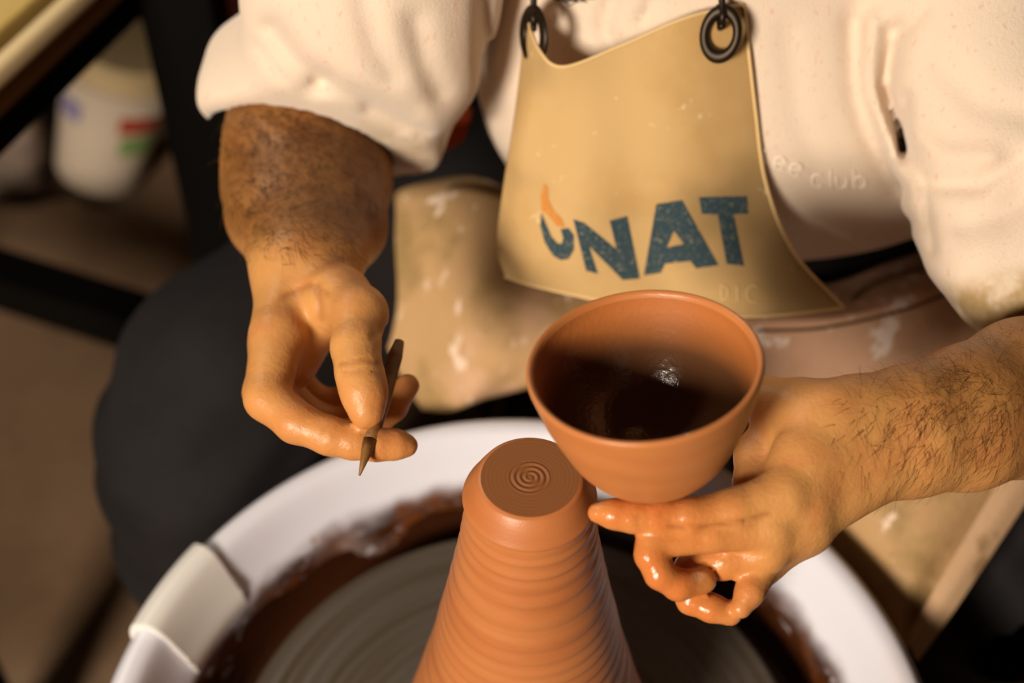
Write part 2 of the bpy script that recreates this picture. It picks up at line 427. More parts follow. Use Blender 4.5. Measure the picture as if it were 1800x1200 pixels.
pan = empty('splash_pan', (0, 0, .46), "white two-piece plastic splash pan around the wheel head, clay-splashed inside", 'splash pan')
P_IN = [(.2665, RZ-.006), (.2625, RZ-.001), (.257, RZ), (.251, RZ-.002), (.246, RZ-.008), (.238, RZ-.024), (.231, RZ-.036), (.2275, RZ-.040), (.2255, RZ-.046), (.222, RZ-.070), (.216, RZ-.090), (.205, RZ-.097), (.100, RZ-.099)]
P_OUT = [(.100, RZ-.103), (.208, RZ-.101), (.222, RZ-.094), (.232, RZ-.060), (.246, RZ-.034), (.258, RZ-.020), (.266, RZ-.026), (.270, RZ-.018), (.2692, RZ-.010), (.2665, RZ-.006)]
prof = [tuple(p) for p in smooth_prof(P_IN, 4)[:-1]+smooth_prof(P_OUT, 3)]
A_TAB0, A_TAB1 = math.radians(147.0), math.radians(163.0)
for nm, a0, a1 in (('pan_half', A_TAB1-math.pi, A_TAB1), ('pan_half', A_TAB1, A_TAB1+math.pi)):
    o = lobj(nm, prof, m_pan, pan, 120, a0, a1)
# overlapping joint clip: same section, 4 mm proud, with rolled ends
tp = [p for p in smooth_prof([(.2715, RZ-.030), (.2738, RZ-.014), (.270, RZ-.0005), (.264, RZ+.0045), (.257, RZ+.006), (.250, RZ+.0035), (.2435, RZ-.005), (.235, RZ-.0205), (.2285, RZ-.033), (.2275, RZ-.043)], 4)]
ti = [p for p in smooth_prof([(.2270, RZ-.046), (.230, RZ-.037), (.2385, RZ-.0235), (.2465, RZ-.007), (.257, RZ), (.2665, RZ-.006), (.2700, RZ-.018), (.2705, RZ-.030)], 3)]
for ta0, ta1 in ((A_TAB0, A_TAB1), (A_TAB0-math.pi, A_TAB1-math.pi)):
    V, Fc = lathe([tuple(p) for p in tp+ti+[tp[0]]], 24, ta0, ta1)
    L = len(tp+ti)+1
    Fc.append(tuple(range(L-1))); Fc.append(tuple(range(24*L, 25*L-1))[::-1])
    o = obj('joint_clip', V, Fc, m_panc, pan)
    bm = bmesh.new(); bm.from_mesh(o.data); bmesh.ops.remove_doubles(bm, verts=bm.verts, dist=1e-6)
    bmesh.ops.recalc_face_normals(bm, faces=bm.faces)
    es = [e for e in bm.edges if len(e.link_faces) == 2 and any(len(f.verts) > 6 for f in e.link_faces)]
    bmesh.ops.bevel(bm, geom=es, offset=.0010, segments=2, affect='EDGES')
    bm.to_mesh(o.data); bm.free(); o.data.polygons.foreach_set('use_smooth', [True]*len(o.data.polygons)); autosmooth(o, 50)
# ring of wet slip lying in the trough of the pan
sv, sf = lathe([(.2235, RZ-.060), (.219, RZ-.081), (.212, RZ-.088), (.196, RZ-.089), (.180, RZ-.0895)], 160)
for i in range(len(sv)):
    a = math.atan2(sv[i][1], sv[i][0]); r = math.hypot(sv[i][0], sv[i][1]); k = 1+.012*math.sin(9*a+2)*math.sin(23*a)
    if r > .22: sv[i][2] += .010*math.sin(13*a)*math.sin(5*a+1)
obj('slip', sv, sf, m_slip, pan)

# ------------------------------------------------------------------ clay hump
HT = .8385                                       # height of the cut face
hpz = [(.103, .5365), (.098, .545), (.089, .575), (.0795, .61), (.0715, .64), (.066, .662), (.0602, .684), (.0560, .705), (.0510, .727), (.0470, .748), (.0432, .767), (.0398, .786), (.0372, .803), (.0350, .817)]
pr = []
for r, z in smooth_prof(hpz, 10):
    pr.append((r*.925 + .00042*math.sin(z*560+2.6*math.sin(z*70)) + .00018*math.sin(z*1330+2*math.sin(z*130)), z))
pr += [(.0320, .8185), (.0317, .8203), (.0320, .8209), (.0334, .8216), (.0342, .8226), (.0343, .8234), (.0338, .8243), (.0320, .8278), (.0296, .8325), (.0270, .8372), (.0262, .8380), (.0247, HT)]
hump = empty('clay_hump', (HX, HY, .536), 'tall ribbed terracotta clay cone standing on the wheel head', 'clay')
lobj('cone', pr, m_clay, hump, 160, c=(HX, HY, 0))
tpz = []
for k in range(90, -1, -1):
    r = .0247*k/90
    z = HT + (.00045*math.sin(r*2100) if r < .0105 else .00002*math.sin(r*3000)) - .0004*math.exp(-(r/.004)**2)
    tpz.append((r, z))
V, Fc = lathe(tpz, 120)
for i in range(len(V)):                            # turn the rings into a slightly eccentric spiral
    r = math.hypot(V[i][0], V[i][1]); a = math.atan2(V[i][1], V[i][0])
    if r < .0105: V[i][2] = HT + .00032*math.sin(r*2100+a)*min(1, r/.002)
    V[i][0] += HX; V[i][1] += HY
obj('cut_face', V, Fc, m_claytop, hump)

# ------------------------------------------------------------------ bowl
BC = at(1132, 637, .655)                          # centre of the rim
AX = Vector((-.125, .115, .985)).normalized()
BR = .0548
outer = [(0, -.0710), (.014, -.0708), (.0205, -.0695), (.0265, -.0655), (.0335, -.0582), (.0400, -.0482), (.0455, -.0345), (.0498, -.0225), (.0528, -.0105), (.0545, -.0035), (.0549, -.0012), (.0544, .0002), (.0532, .0006), (.0518, -.0004), (.0511, -.0022)]
inner = [(.0511, -.0022), (.0500, -.0090), (.0472, -.0220), (.0430, -.0340), (.0372, -.0445), (.0300, -.0525), (.0220, -.0580), (.0120, -.0606), (0, -.0612)]
Rb = AX.to_track_quat('Z', 'Y').to_matrix()
bowl = empty('bowl', tuple(Vector(BC)-AX*.071), 'freshly thrown terracotta bowl held in the hand above the clay cone', 'bowl')
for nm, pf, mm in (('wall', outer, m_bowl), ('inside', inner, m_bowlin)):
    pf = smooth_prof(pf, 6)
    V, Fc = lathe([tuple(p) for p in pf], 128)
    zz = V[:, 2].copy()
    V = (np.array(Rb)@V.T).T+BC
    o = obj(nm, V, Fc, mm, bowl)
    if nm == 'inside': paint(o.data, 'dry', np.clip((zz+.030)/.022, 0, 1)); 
    bm = bmesh.new(); bm.from_mesh(o.data); bmesh.ops.remove_doubles(bm, verts=bm.verts, dist=1e-6); bmesh.ops.recalc_face_normals(bm, faces=bm.faces)
    c0 = Vector(BC)-AX*.03
    s = sum((1 if f.normal.dot(f.calc_center_median()-c0) > 0 else -1) for f in bm.faces)
    if (s < 0) == (nm == 'wall'): bmesh.ops.reverse_faces(bm, faces=bm.faces)
    bm.to_mesh(o.data); bm.free()

# ------------------------------------------------------------------ the potter
person = empty('person', (.13, .50, 0), 'seated potter in cream sweater and dark jeans holding the bowl and a tool', 'person')
def ch(*pts): return [(at(p[0], p[1], p[2]), p[3]/1000) for p in pts]
def Wc(*pts): return [(np.array(p[:3]), p[3]) for p in pts]
# --- hand that holds the bowl
L_fore = [ch((1462, 742, .716, 18), (1505, 738, .722, 21), (1600, 728, .735, 22), (1700, 706, .752, 26), (1800, 668, .775, 31), (2000, 610, .825, 37)),
          ch((1478, 848, .716, 16), (1515, 818, .722, 19), (1600, 797, .735, 20), (1700, 776, .752, 23), (1800, 742, .775, 28), (2000, 690, .825, 36)),
          ch((1470, 795, .716, 17), (1600, 756, .73, 25), (1700, 732, .745, 30), (1800, 695, .77, 35))]
L_mc = [ch((1462, 745, .716, 17), (1415, 808, .702, 16), (1376, 862, .692, 11.5)),
        ch((1470, 790, .716, 17), (1405, 868, .701, 15.5), (1352, 922, .693, 11)),
        ch((1475, 830, .718, 16), (1412, 905, .704, 14), (1345, 966, .699, 10.5)),
        ch((1476, 852, .720, 15), (1418, 930, .711, 12), (1343, 990, .710, 9.5))]
L_index = ch((1376, 866, .690, 11.5), (1290, 895, .686, 10), (1212, 908, .684, 9), (1160, 909, .684, 8.2), (1112, 907, .684, 7.6), (1078, 903, .684, 6.8), (1050, 901, .685, 4.8))
L_mid = ch((1352, 925, .693, 11), (1250, 938, .688, 9.2), (1148, 953, .686, 8.0), (1143, 975, .684, 7.4), (1160, 1008, .684, 7.3), (1192, 1028, .687, 7.3), (1235, 1020, .692, 6.6))
L_ring = ch((1345, 968, .699, 10.5), (1275, 985, .700, 9), (1214, 1000, .704, 8), (1206, 1025, .704, 7.4), (1214, 1054, .699, 6.9), (1250, 1068, .697, 6.8), (1283, 1078, .697, 6.0))
L_pink = ch((1343, 990, .710, 9.5), (1326, 1018, .700, 8.0), (1318, 1040, .695, 7.0), (1302, 1068, .692, 5.2))
L_thumb = ch((1450, 752, .716, 17), (1398, 716, .722, 14), (1352, 704, .732, 11), (1310, 692, .745, 10), (1275, 668, .752, 8.5))
L_web = ch((1440, 770, .722, 14), (1370, 775, .732, 13), (1335, 800, .730, 12), (1318, 850, .712, 9))
def f_left(P):
    pal = None
    for c in L_fore: d = chain(P, c, .010); pal = d if pal is None else smin(pal, d, .016)
    mc = None
    for c in L_mc: d = chain(P, c, .006); mc = d if mc is None else smin(mc, d, .007)
    d = smin(pal, mc, .014)
    d = smin(d, chain(P, L_thumb, .006), .010)
    d = smin(d, chain(P, L_web, .006), .010)
    fg = chain(P, L_index, .004)
    for c in (L_mid, L_ring, L_pink): fg = smin(fg, chain(P, c, .003), .0014)
    d = smin(d, fg, .005)
    d = d+folds(P, CREL)
    d = d-.0004*np.exp(-(np.abs(nail_px(P)-1)/.25)**2)*(((P-CAM)@FW) < .690)
    return d
def nail_px(P):
    x, y = pix(P); x = x-1229; y = y-1013; c, s_ = math.cos(-.25), math.sin(-.25)
    return np.sqrt(((x*c+y*s_)/15)**2+((-x*s_+y*c)/9)**2)
CREL = [([(1180, 926), (1240, 925), (1310, 915)], .0013, 5), ([(1310, 915), (1350, 902)], .0008, 6),
        ([(1118, 905), (1122, 925)], .0006, 4), ([(1160, 900), (1163, 930)], .0005, 4), ([(1172, 898), (1175, 928)], .0005, 4)]
VL, QL = surface(f_left, at(1000, 1150, .69)-np.array([.03, .05, .03]), at(2010, 560, .83)+np.array([.05, .06, .06]), .0022)
# --- hand that holds the tool
R_fore = [ch((455, 215, .965, 32), (462, 300, .935, 30), (478, 380, .895, 26), (505, 460, .845, 19)),
          ch((590, 230, .965, 34), (600, 320, .935, 31), (600, 400, .895, 26), (575, 460, .845, 20)),
          ch((525, 170, .97, 40), (528, 260, .935, 42), (540, 350, .905, 36), (540, 430, .86, 24), (538, 470, .838, 22))]
R_mc = [ch((515, 480, .838, 19), (488, 590, .802, 15), (470, 700, .777, 12)),
        ch((515, 490, .845, 18), (486, 600, .822, 15), (466, 690, .805, 12)),
        ch((525, 490, .850, 18), (500, 590, .840, 14), (480, 670, .833, 11)),
        ch((535, 490, .855, 17), (520, 580, .856, 13), (505, 650, .855, 10))]
R_index = ch((470, 700, .777, 12.5), (520, 742, .768, 11), (580, 766, .764, 10), (620, 776, .764, 9.2), (662, 781, .765, 8.6), (695, 781, .767, 7.8), (715, 783, .769, 6))
R_mid = ch((466, 690, .805, 12), (540, 750, .808, 10), (600, 768, .812, 9.5), (650, 752, .815, 8.6), (690, 715, .818, 8.2), (716, 678, .820, 7))
R_ring = ch((480, 670, .833, 11), (545, 730, .845, 9.5), (600, 745, .848, 9), (645, 715, .846, 8), (665, 680, .846, 7))
R_pink = ch((505, 650, .855, 10), (555, 700, .868, 8), (600, 705, .870, 7.5), (632, 670, .866, 6.5))
R_thumb = ch((552, 500, .832, 19), (595, 525, .808, 18), (630, 552, .788, 15.5), (625, 610, .770, 12.5), (632, 655, .761, 12), (640, 690, .757, 11.6), (644, 722, .755, 9.5))
R_thenar = ch((560, 500, .835, 16), (560, 570, .825, 13), (520, 650, .815, 11))
def f_right(P):
    fa = None
    for c in R_fore: d = chain(P, c, .012); fa = d if fa is None else smin(fa, d, .022)
    mc = None
    for c in R_mc: d = chain(P, c, .006); mc = d if mc is None else smin(mc, d, .010)
    d = smin(fa, mc, .014)
    d = smin(d, chain(P, R_thumb, .006), .009)
    d = smin(d, chain(P, R_thenar, .006), .010)
    fg = chain(P, R_index, .004)
    for c in (R_mid, R_ring, R_pink): fg = smin(fg, chain(P, c, .003), .0014)
    d = smin(d, fg, .004)
    d = d+folds(P, CRER)
    return d
CRER = [([(600, 640), (640, 632), (668, 640)], .0010, 5), ([(604, 655), (640, 650), (666, 656)], .0008, 4), ([(500, 520), (545, 500), (575, 515)], .0010, 7),
        ([(655, 590), (675, 575)], .0012, 6), ([(560, 500), (566, 560)], .0022, 9), ([(560, 770), (572, 750)], .0006, 5), ([(640, 790), (648, 765)], .0006, 5)]
VR, QR = surface(f_right, at(380, 850, .76)-np.array([.03, .06, .06]), at(760, 150, .97)+np.array([.03, .07, .07]), .0023)
# --- trunk, neck, head, hidden under the clothes
SHL, SHR = np.array([.315, .40, 1.075]), np.array([-.06, .42, 1.085])
EL_L = at(2040, 640, .835); EL_R = at(560, 140, .985)
HC = np.array([.125, .275, 1.365])
def f_trunk(P):
    d = ell(P, (.135, .43, .80), (.115, .09, .15)); d = smin(d, ell(P, (.128, .41, 1.0), (.145, .10, .17)), .05)
    d = smin(d, ell(P, (.13, .50, .60), (.14, .12, .11)), .05)
    d = smin(d, chain(P, [(SHR, .052), (SHL, .052)]), .05)
    d = smin(d, chain(P, [(np.array([.125, .39, 1.10]), .062), (np.array([.125, .32, 1.26]), .055)]), .03)
    for sh, m0, mid, el in ((SHL, at(1735, 160, .870), at(1850, 330, .87), EL_L), (SHR, at(655, -60, .885), at(650, 40, .91), EL_R)): d = smin(d, chain(P, [(sh, .046), (m0, .040), (mid, .038), (el, .034)], .01), .03)
    q = P-HC                                        # head, bowed towards the wheel
    c, s = math.cos(.55), math.sin(.55); y = q[:, 1]*c+q[:, 2]*s; z = -q[:, 1]*s+q[:, 2]*c
    H = np.stack([q[:, 0], y, z], 1)
    hd = ell(H, (0, .012, .03), (.076, .098, .092)); hd = smin(hd, ell(H, (0, -.028, -.045), (.056, .066, .066)), .03)
    hd = smin(hd, ell(H, (0, -.060, -.088), (.026, .024, .020)), .02)
    hd = smin(hd, chain(H, [(np.array([0, -.088, .012]), .008), (np.array([0, -.108, -.022]), .012)], .004), .010)
    for sx in (-1, 1):
        hd = smin(hd, ell(H, (sx*.030, -.080, .024), (.024, .014, .008)), .010)
        hd = smin(hd, ell(H, (sx*.078, .010, -.005), (.008, .020, .032)), .006)
        hd = smin(hd, ell(H, (sx*.014, -.092, -.050), (.020, .010, .007)), .006)
        hd = -smin(-hd, np.sqrt(((H-np.array([sx*.031, -.098, .004]))**2).sum(1))-.013, .008)
    return smin(d, hd, .018)
VT, QT = surface(f_trunk, (-.25, .10, .45), (.55, .66, 1.53), .0075)
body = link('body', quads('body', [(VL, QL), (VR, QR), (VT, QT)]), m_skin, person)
Vall = np.concatenate([VL, VR, VT]); nL, nR = len(VL), len(VR)
px, py = pix(Vall); isL = np.arange(len(Vall)) < nL; isR = (np.arange(len(Vall)) >= nL) & (np.arange(len(Vall)) < nL+nR)
sst = lambda x, a, b: np.clip((x-a)/(b-a), 0, 1)**2*(3-2*np.clip((x-a)/(b-a), 0, 1))
wet = np.where(isL, sst(1400-px+.35*(py-900), 0, 260), 0)+np.where(isR, .35*sst(py, 600, 760), 0)
paint(body.data, 'wet', wet)
paint(body.data, 'tan', np.where(isR, .75*sst(440-py, -30, 60), np.where(isL, .5*sst(px-1560+1.1*(680-py), -60, 160), 0)))  # shade on both forearms, painted as darker skin
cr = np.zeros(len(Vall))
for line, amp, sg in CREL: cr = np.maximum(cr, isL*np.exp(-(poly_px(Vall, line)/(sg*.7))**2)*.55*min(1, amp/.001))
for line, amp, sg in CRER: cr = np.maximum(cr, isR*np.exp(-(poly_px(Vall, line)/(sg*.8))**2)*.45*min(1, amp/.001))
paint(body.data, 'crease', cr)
paint(body.data, 'nail', isL*(1-sst(nail_px(Vall), .8, 1.05))*(((Vall-CAM)@FW) < .692)*.8)
# eyes, hair and beard of the bowed head
def headpt(x, y, z):
    c, s = math.cos(.55), math.sin(.55); return HC+np.array([x, y*c-z*s, y*s+z*c])
for sx in (-1, 1):
    bm = bmesh.new(); bmesh.ops.create_uvsphere(bm, u_segments=16, v_segments=10, radius=.0115); bmesh.ops.translate(bm, verts=bm.verts, vec=headpt(sx*.031, -.078, .004)); bmobj('eye', bm, m_eye, person)
def f_hair(P):
    q = P-HC; c, s = math.cos(.55), math.sin(.55); H = np.stack([q[:, 0], q[:, 1]*c+q[:, 2]*s, -q[:, 1]*s+q[:, 2]*c], 1)
    d = ell(H, (0, .018, .036), (.082, .102, .095)); d = np.maximum(d, -(H[:, 1]+.055+.35*(H[:, 2]-.05)*0)-.0); d = np.maximum(d, -(H[:, 2]+.035))
    b = ell(H, (0, -.040, -.075), (.058, .062, .050)); b = np.maximum(b, H[:, 2]+.058); 
    return np.minimum(d, b)+.0015*np.sin(P[:, 0]*300)*np.sin(P[:, 2]*260)
V, Q = surface(f_hair, HC-.17, HC+.17, .006); link('hair', quads('hair', [(V, Q)]), m_hairh, person)

# --- hair on the forearms
bvh_body = BVHTree.FromPolygons([Vector(v) for v in Vall[:nL+nR]], [tuple(q) for q in np.concatenate([QL, QR+nL])])
def hairs(name, n, poly, direction, ln, wd):
    V = []; Fc = []; k = 0; x0, x1, y0, y1 = poly
    while k < n:
        k += 1
        x = random.uniform(x0, x1); y = random.uniform(y0, y1)
        o = Vector(CAM); d = (Vector(at(x, y, 1))-o).normalized()
        h, nrm, i, _ = bvh_body.ray_cast(o, d)
        if h is None: continue
        if nrm.dot(d) > 0: nrm = -nrm
        dd = direction(x, y)
        if dd is None: continue
        t = Vector(dd)+Vector((random.gauss(0, .35), random.gauss(0, .35), random.gauss(0, .35))); t = (t-nrm*t.dot(nrm)).normalized()
        L = ln*random.uniform(.5, 1.25); side = t.cross(nrm)*wd*random.uniform(.7, 1.3); b = random.uniform(-.3, .3)
        pts = []
        for s in (0, .35, .7, 1):
            pts.append(h+t*L*s+t.cross(nrm)*L*b*s*s+nrm*(.0002+L*.16*math.sin(s*2.4)))
        base = len(V)
        for j, p in enumerate(pts[:-1]):
            ww = (1, .85, .55)[j]; V.append(p-side*ww); V.append(p+side*ww)
        V.append(pts[-1])
        Fc += [(base, base+1, base+3, base+2), (base+2, base+3, base+5, base+4), (base+4, base+5, base+6)]
    return tag(obj(name, V, Fc, m_hair, person, False), kind='stuff')
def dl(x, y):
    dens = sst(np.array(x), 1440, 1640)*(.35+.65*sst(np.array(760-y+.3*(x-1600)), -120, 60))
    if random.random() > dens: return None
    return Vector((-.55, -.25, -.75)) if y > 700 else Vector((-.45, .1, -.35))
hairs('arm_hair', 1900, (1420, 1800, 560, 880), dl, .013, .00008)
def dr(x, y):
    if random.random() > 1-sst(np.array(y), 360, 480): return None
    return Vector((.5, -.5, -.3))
hairs('arm_hair', 2600, (390, 670, 190, 480), dr, .015, .00012)  # real hair, packed denser here to deepen the painted forearm shade

# ------------------------------------------------------------------ sweater
T_cuff = [at(400, 205, .935), at(560, 188, .880), at(740, 292, .945)]
cn = np.cross(T_cuff[1]-T_cuff[0], T_cuff[2]-T_cuff[0]); cn /= np.linalg.norm(cn)
if (at(540, 470, .84)-T_cuff[0])@cn < 0: cn = -cn
S_arm = [(SHR, .085)]+ch((655, -60, .875, 74), (650, 60, .905, 70), (640, 140, .945, 62))
S_cuff = ch((585, 110, .975, 62), (560, 190, .955, 60), (545, 260, .94, 57))
S_lip = ch((425, 105, .955, 22), (418, 165, .945, 20), (470, 185, .925, 18))
S_tail = ch((640, 180, .945, 40), (700, 250, .945, 22), (716, 280, .945, 14))
SL = [(SHL, .085)]+ch((1700, 20, .865, 62), (1735, 160, .865, 60), (1790, 300, .865, 62), (1960, 470, .86, 66), (2050, 600, .850, 58), (2060, 650, .845, 52))
SL2 = ch((1668, 250, .865, 28), (1705, 360, .850, 30), (1735, 450, .835, 30), (1752, 520, .822, 14), (1755, 552, .815, 8))
SL3 = ch((1752, 525, .825, 14), (1850, 490, .83, 45), (1960, 470, .85, 60))
FOLDS = [([(1535, 40), (1525, 130), (1545, 210), (1580, 290)], -.006, 20), ([(1572, 60), (1556, 150), (1574, 215), (1590, 265)], .008, 26), ([(1566, 90), (1556, 160), (1576, 220), (1590, 262)], .006, 12), ([(1570, 60), (1600, 40), (1625, 10)], .004, 16),
         ([(1592, 170), (1586, 262)], .006, 11), ([(1500, 40), (1505, 170), (1535, 250), (1575, 330)], .0055, 22), ([(1590, 286), (1640, 325), (1720, 325), (1790, 280)], .0045, 16),
         ([(1622, 325), (1640, 440)], .004, 10), ([(1660, 120), (1720, 180), (1800, 200)], .004, 30), ([(1700, 400), (1760, 380), (1800, 340)], .004, 26),
         ([(1605, 235), (1660, 275), (1740, 275)], -.004, 22), ([(478, 52), (520, 108), (565, 140)], .008, 22), ([(565, 140), (650, 170), (720, 200)], .004, 22), ([(455, 80), (490, 128), (540, 160)], .0025, 14), ([(650, 190), (700, 215), (740, 232)], .004, 16),
         ([(640, 0), (660, 80), (690, 130)], .004, 24), ([(730, 40), (745, 110), (770, 160)], .005, 24), ([(850, 0), (850, 100), (870, 190)], .006, 16),
         ([(1075, 0), (1060, 50), (1080, 90)], .005, 16), ([(1150, 0), (1130, 40)], .004, 13), ([(1385, 60), (1400, 200), (1440, 300)], .002, 24), ([(1450, 395), (1540, 405), (1620, 385)], .003, 18)]
def f_sweater(P):
    d = ell(P, (.172, .392, .815), (.202, .144, .165)); d = smin(d, ell(P, (.13, .405, 1.0), (.165, .128, .17)), .05)
    d = smin(d, chain(P, [(SHR, .075), (SHL, .075)]), .05)
    a = smin(chain(P, S_arm, .03), chain(P, S_cuff, .03), .03); a = smin(a, chain(P, S_lip, .02), .025); a = smin(a, chain(P, S_tail, .02), .02)
    pl = (P-T_cuff[0])@cn
    a = -smin(-a, -pl, .006)
    hole = None
    for c in R_fore: e = chain(P, c, .012); hole = e if hole is None else smin(hole, e, .022)
    hole = np.maximum(hole-.001, -(pl+.032))
    a = np.maximum(a, -hole)
    b = chain(P, SL, .03); b = smin(b, chain(P, SL2, .02), .018); b = smin(b, chain(P, SL3, .02), .015)
    hl = None
    for c in L_fore: e = chain(P, c, .012); hl = e if hl is None else smin(hl, e, .022)
    b = np.maximum(b, -(hl-.003))
    d = smin(d, a, .012); d = smin(d, b, .014)
    d = -smin(-d, P[:, 2]-.722, .030)                    # waist hem
    d = np.maximum(d, .68-P[:, 2])
    front = sst(.50-P[:, 1], 0, .08)
    d = d+front*folds(P, FOLDS)
    neck = chain(P, [(np.array([.125, .40, 1.14]), .068), (np.array([.125, .30, 1.32]), .075)])
    return np.maximum(d, -neck)
V, Q = surface(f_sweater, (-.26, .10, .66), (.56, .60, 1.25), .004)
sw = link('sweater', quads('sweater', [(V, Q)]), m_knit, person)
sw['label'] = 'cream knitted fleece sweater with tone-on-tone embroidery'
sx_, sy_ = pix(V)
paint(sw.data, 'dirt', np.clip(sst(sy_-470+.2*(sx_-1700), 0, 60)*(sx_ > 1640)+.8*sst(sy_, 190, 270)*(sx_ < 780), 0, 1))
bvh_sw = BVHTree.FromPolygons([Vector(v) for v in V], [tuple(q) for q in Q])

# --- things traced onto a surface seen from the front
def cast(bvh, x, y, off):
    o = Vector(CAM); d = (Vector(at(x, y, 1))-o).normalized()
    h, n, i, _ = bvh.ray_cast(o, d)
    if h is None: return None
    if n.dot(d) > 0: n = -n
    return h+n*off
def decal(name, outline, bvh, m, parent, off=.0004, hole=None, sub=3):
    bm = bmesh.new()
    def loop(pts):
        vs = [bm.verts.new((x, y, 0)) for x, y in pts]; return [bm.edges.new((vs[i], vs[(i+1) % len(vs)])) for i in range(len(vs))]
    es = loop(outline)
    if hole: es += loop(hole)
    bmesh.ops.triangle_fill(bm, edges=es, use_beauty=True, use_dissolve=False)
    for _ in range(sub):
        L = [e for e in bm.edges if e.calc_length() > 9]
        if L: bmesh.ops.subdivide_edges(bm, edges=L, cuts=1, use_grid_fill=False); bmesh.ops.triangulate(bm, faces=[f for f in bm.faces if len(f.verts) > 3])
    bad = []
    for v in bm.verts:
        p = cast(bvh, v.co.x, v.co.y, off)
        if p is None: bad.append(v)
        else: v.co = p
    if bad: bmesh.ops.delete(bm, geom=bad, context='VERTS')
    return bmobj(name, bm, m, parent)
def threads(name, strokes, bvh, m, parent, r=.0007, off=.0006, n=8):
    bm = bmesh.new()
    for st in strokes:
        pts = [cast(bvh, x, y, off) for x, y in [tuple(p) for p in smooth_prof(st, 5)]]; pts = [p for p in pts if p is not None]
        if len(pts) > 1: tube(bm, pts, r, n)
    return bmobj(name, bm, m, parent)
def arc(cx, cy, rx, ry, a0, a1, rot=0, n=9):
    out = []
    for k in range(n):
        a = math.radians(a0+(a1-a0)*k/(n-1)); x, y = rx*math.cos(a), ry*math.sin(a); c, s = math.cos(rot), math.sin(rot)
        out.append((cx+x*c-y*s, cy+x*s+y*c))
    return out
threads('embroidered_text', [
    arc(1349, 274, 9, 12, 100, 260),
    [(1362, 286), (1380, 285)]+arc(1371, 286, 10, 11, 0, -300, 0, 10)[1:],
    [(1390, 296), (1408, 296)]+arc(1399, 297, 10, 11, 0, -300, 0, 10)[1:],
    arc(1437, 316, 10, 11, -50, -310),
    [(1460, 298), (1460, 314), (1461, 330)],
    [(1470, 310), (1471, 324), (1479, 329), (1487, 323), (1488, 311), (1488, 330)],
    [(1500, 298), (1501, 314), (1501, 330)], arc(1511, 319, 10, 10, 190, 530, 0, 10)], bvh_sw, m_stitch, sw, .0008)
hs = []
for k in range(46):
    x = 962+78*random.random(); y = -14+22*math.sin((x-955)/90*math.pi)*random.uniform(.3, 1)
    hs.append([(x, y), (x+random.uniform(3, 9), y+random.uniform(-3, 4)), (x+random.uniform(10, 18), y+random.uniform(-8, 3))])
threads('embroidered_emblem', hs, bvh_sw, m_stitchd, sw, .00035, .0005, 5)

# ------------------------------------------------------------------ jeans, stool
RL = Wc((.02, .585, .545, .10), (-.12, .46, .55, .098), (-.228, .335, .545, .088), (-.252, .295, .50, .083), (-.268, .30, .38, .074), (-.275, .31, .24, .066), (-.28, .33, .10, .060))
LLg = Wc((.24, .585, .545, .10), (.32, .44, .53, .092), (.385, .27, .49, .080), (.395, .22, .44, .078), (.40, .29, .34, .074), (.405, .31, .22, .066), (.41, .33, .10, .060))
def f_jean(P):
    d = smin(chain(P, RL, .03), chain(P, LLg, .03), .03); d = smin(d, ell(P, (.13, .50, .62), (.185, .19, .125)), .05)
    d = d+.003*np.sin(P[:, 2]*70+6*np.sin(P[:, 0]*18)+P[:, 1]*30)*sst(.62-P[:, 2], 0, .1)
    d = np.maximum(d, .07-P[:, 2]); d = np.maximum(d, P[:, 2]-.735)
    return d
V, Q = surface(f_jean, (-.42, .14, .04), (.56, .76, .76), .008); jeans = link('jeans', quads('jeans', [(V, Q)]), m_jean, person); jeans['label'] = 'charcoal denim jeans'
for ax_, ay in ((-.28, .31), (.41, .31)):
    V, Q = surface(lambda P: np.maximum(smin(ell(P, (ax_, ay+.02, .06), (.05, .07, .06)), ell(P, (ax_, ay-.10, .03), (.052, .115, .052)), .03), .001-P[:, 2]), (ax_-.09, ay-.26, -.02), (ax_+.09, ay+.13, .15), .008)
    link('shoe', quads('shoe', [(V, Q)]), m_dark, person)
stool = empty('stool', (.13, .62, 0), 'stool with an orange red cushion under the seated potter', 'stool')
pf = [(0, .40), (.17, .40), (.19, .41), (.195, .43), (.185, .452), (.15, .458), (0, .458)]
lobj('cushion', [tuple(p) for p in smooth_prof(pf, 3)], m_stool, stool, 48, c=(.13, .62, 0))
for k in range(4):
    a = math.pi/4+k*math.pi/2; c, s = math.cos(a), math.sin(a)
    bm = bmesh.new(); tube(bm, [(.13+.13*c, .62+.13*s, .405), (.13+.19*c, .62+.19*s, 0)], .014, 12); bmobj('leg', bm, m_black, stool)
lobj('foot_ring', [(.163+.008*math.cos(t), .17+.008*math.sin(t)) for t in np.linspace(0, 2*math.pi, 9)], m_black, stool, 48, c=(.13, .62, 0))
# orange shirt tail under the sweater, between arm and waist
sheet('shirt_tail', [[(690, 180, 1.10), (760, 175, 1.09), (830, 190, 1.08)], [(700, 225, 1.10), (765, 225, 1.08), (825, 215, 1.07)], [(730, 262, 1.11), (775, 268, 1.095), (815, 248, 1.085)]], m_orange, person)

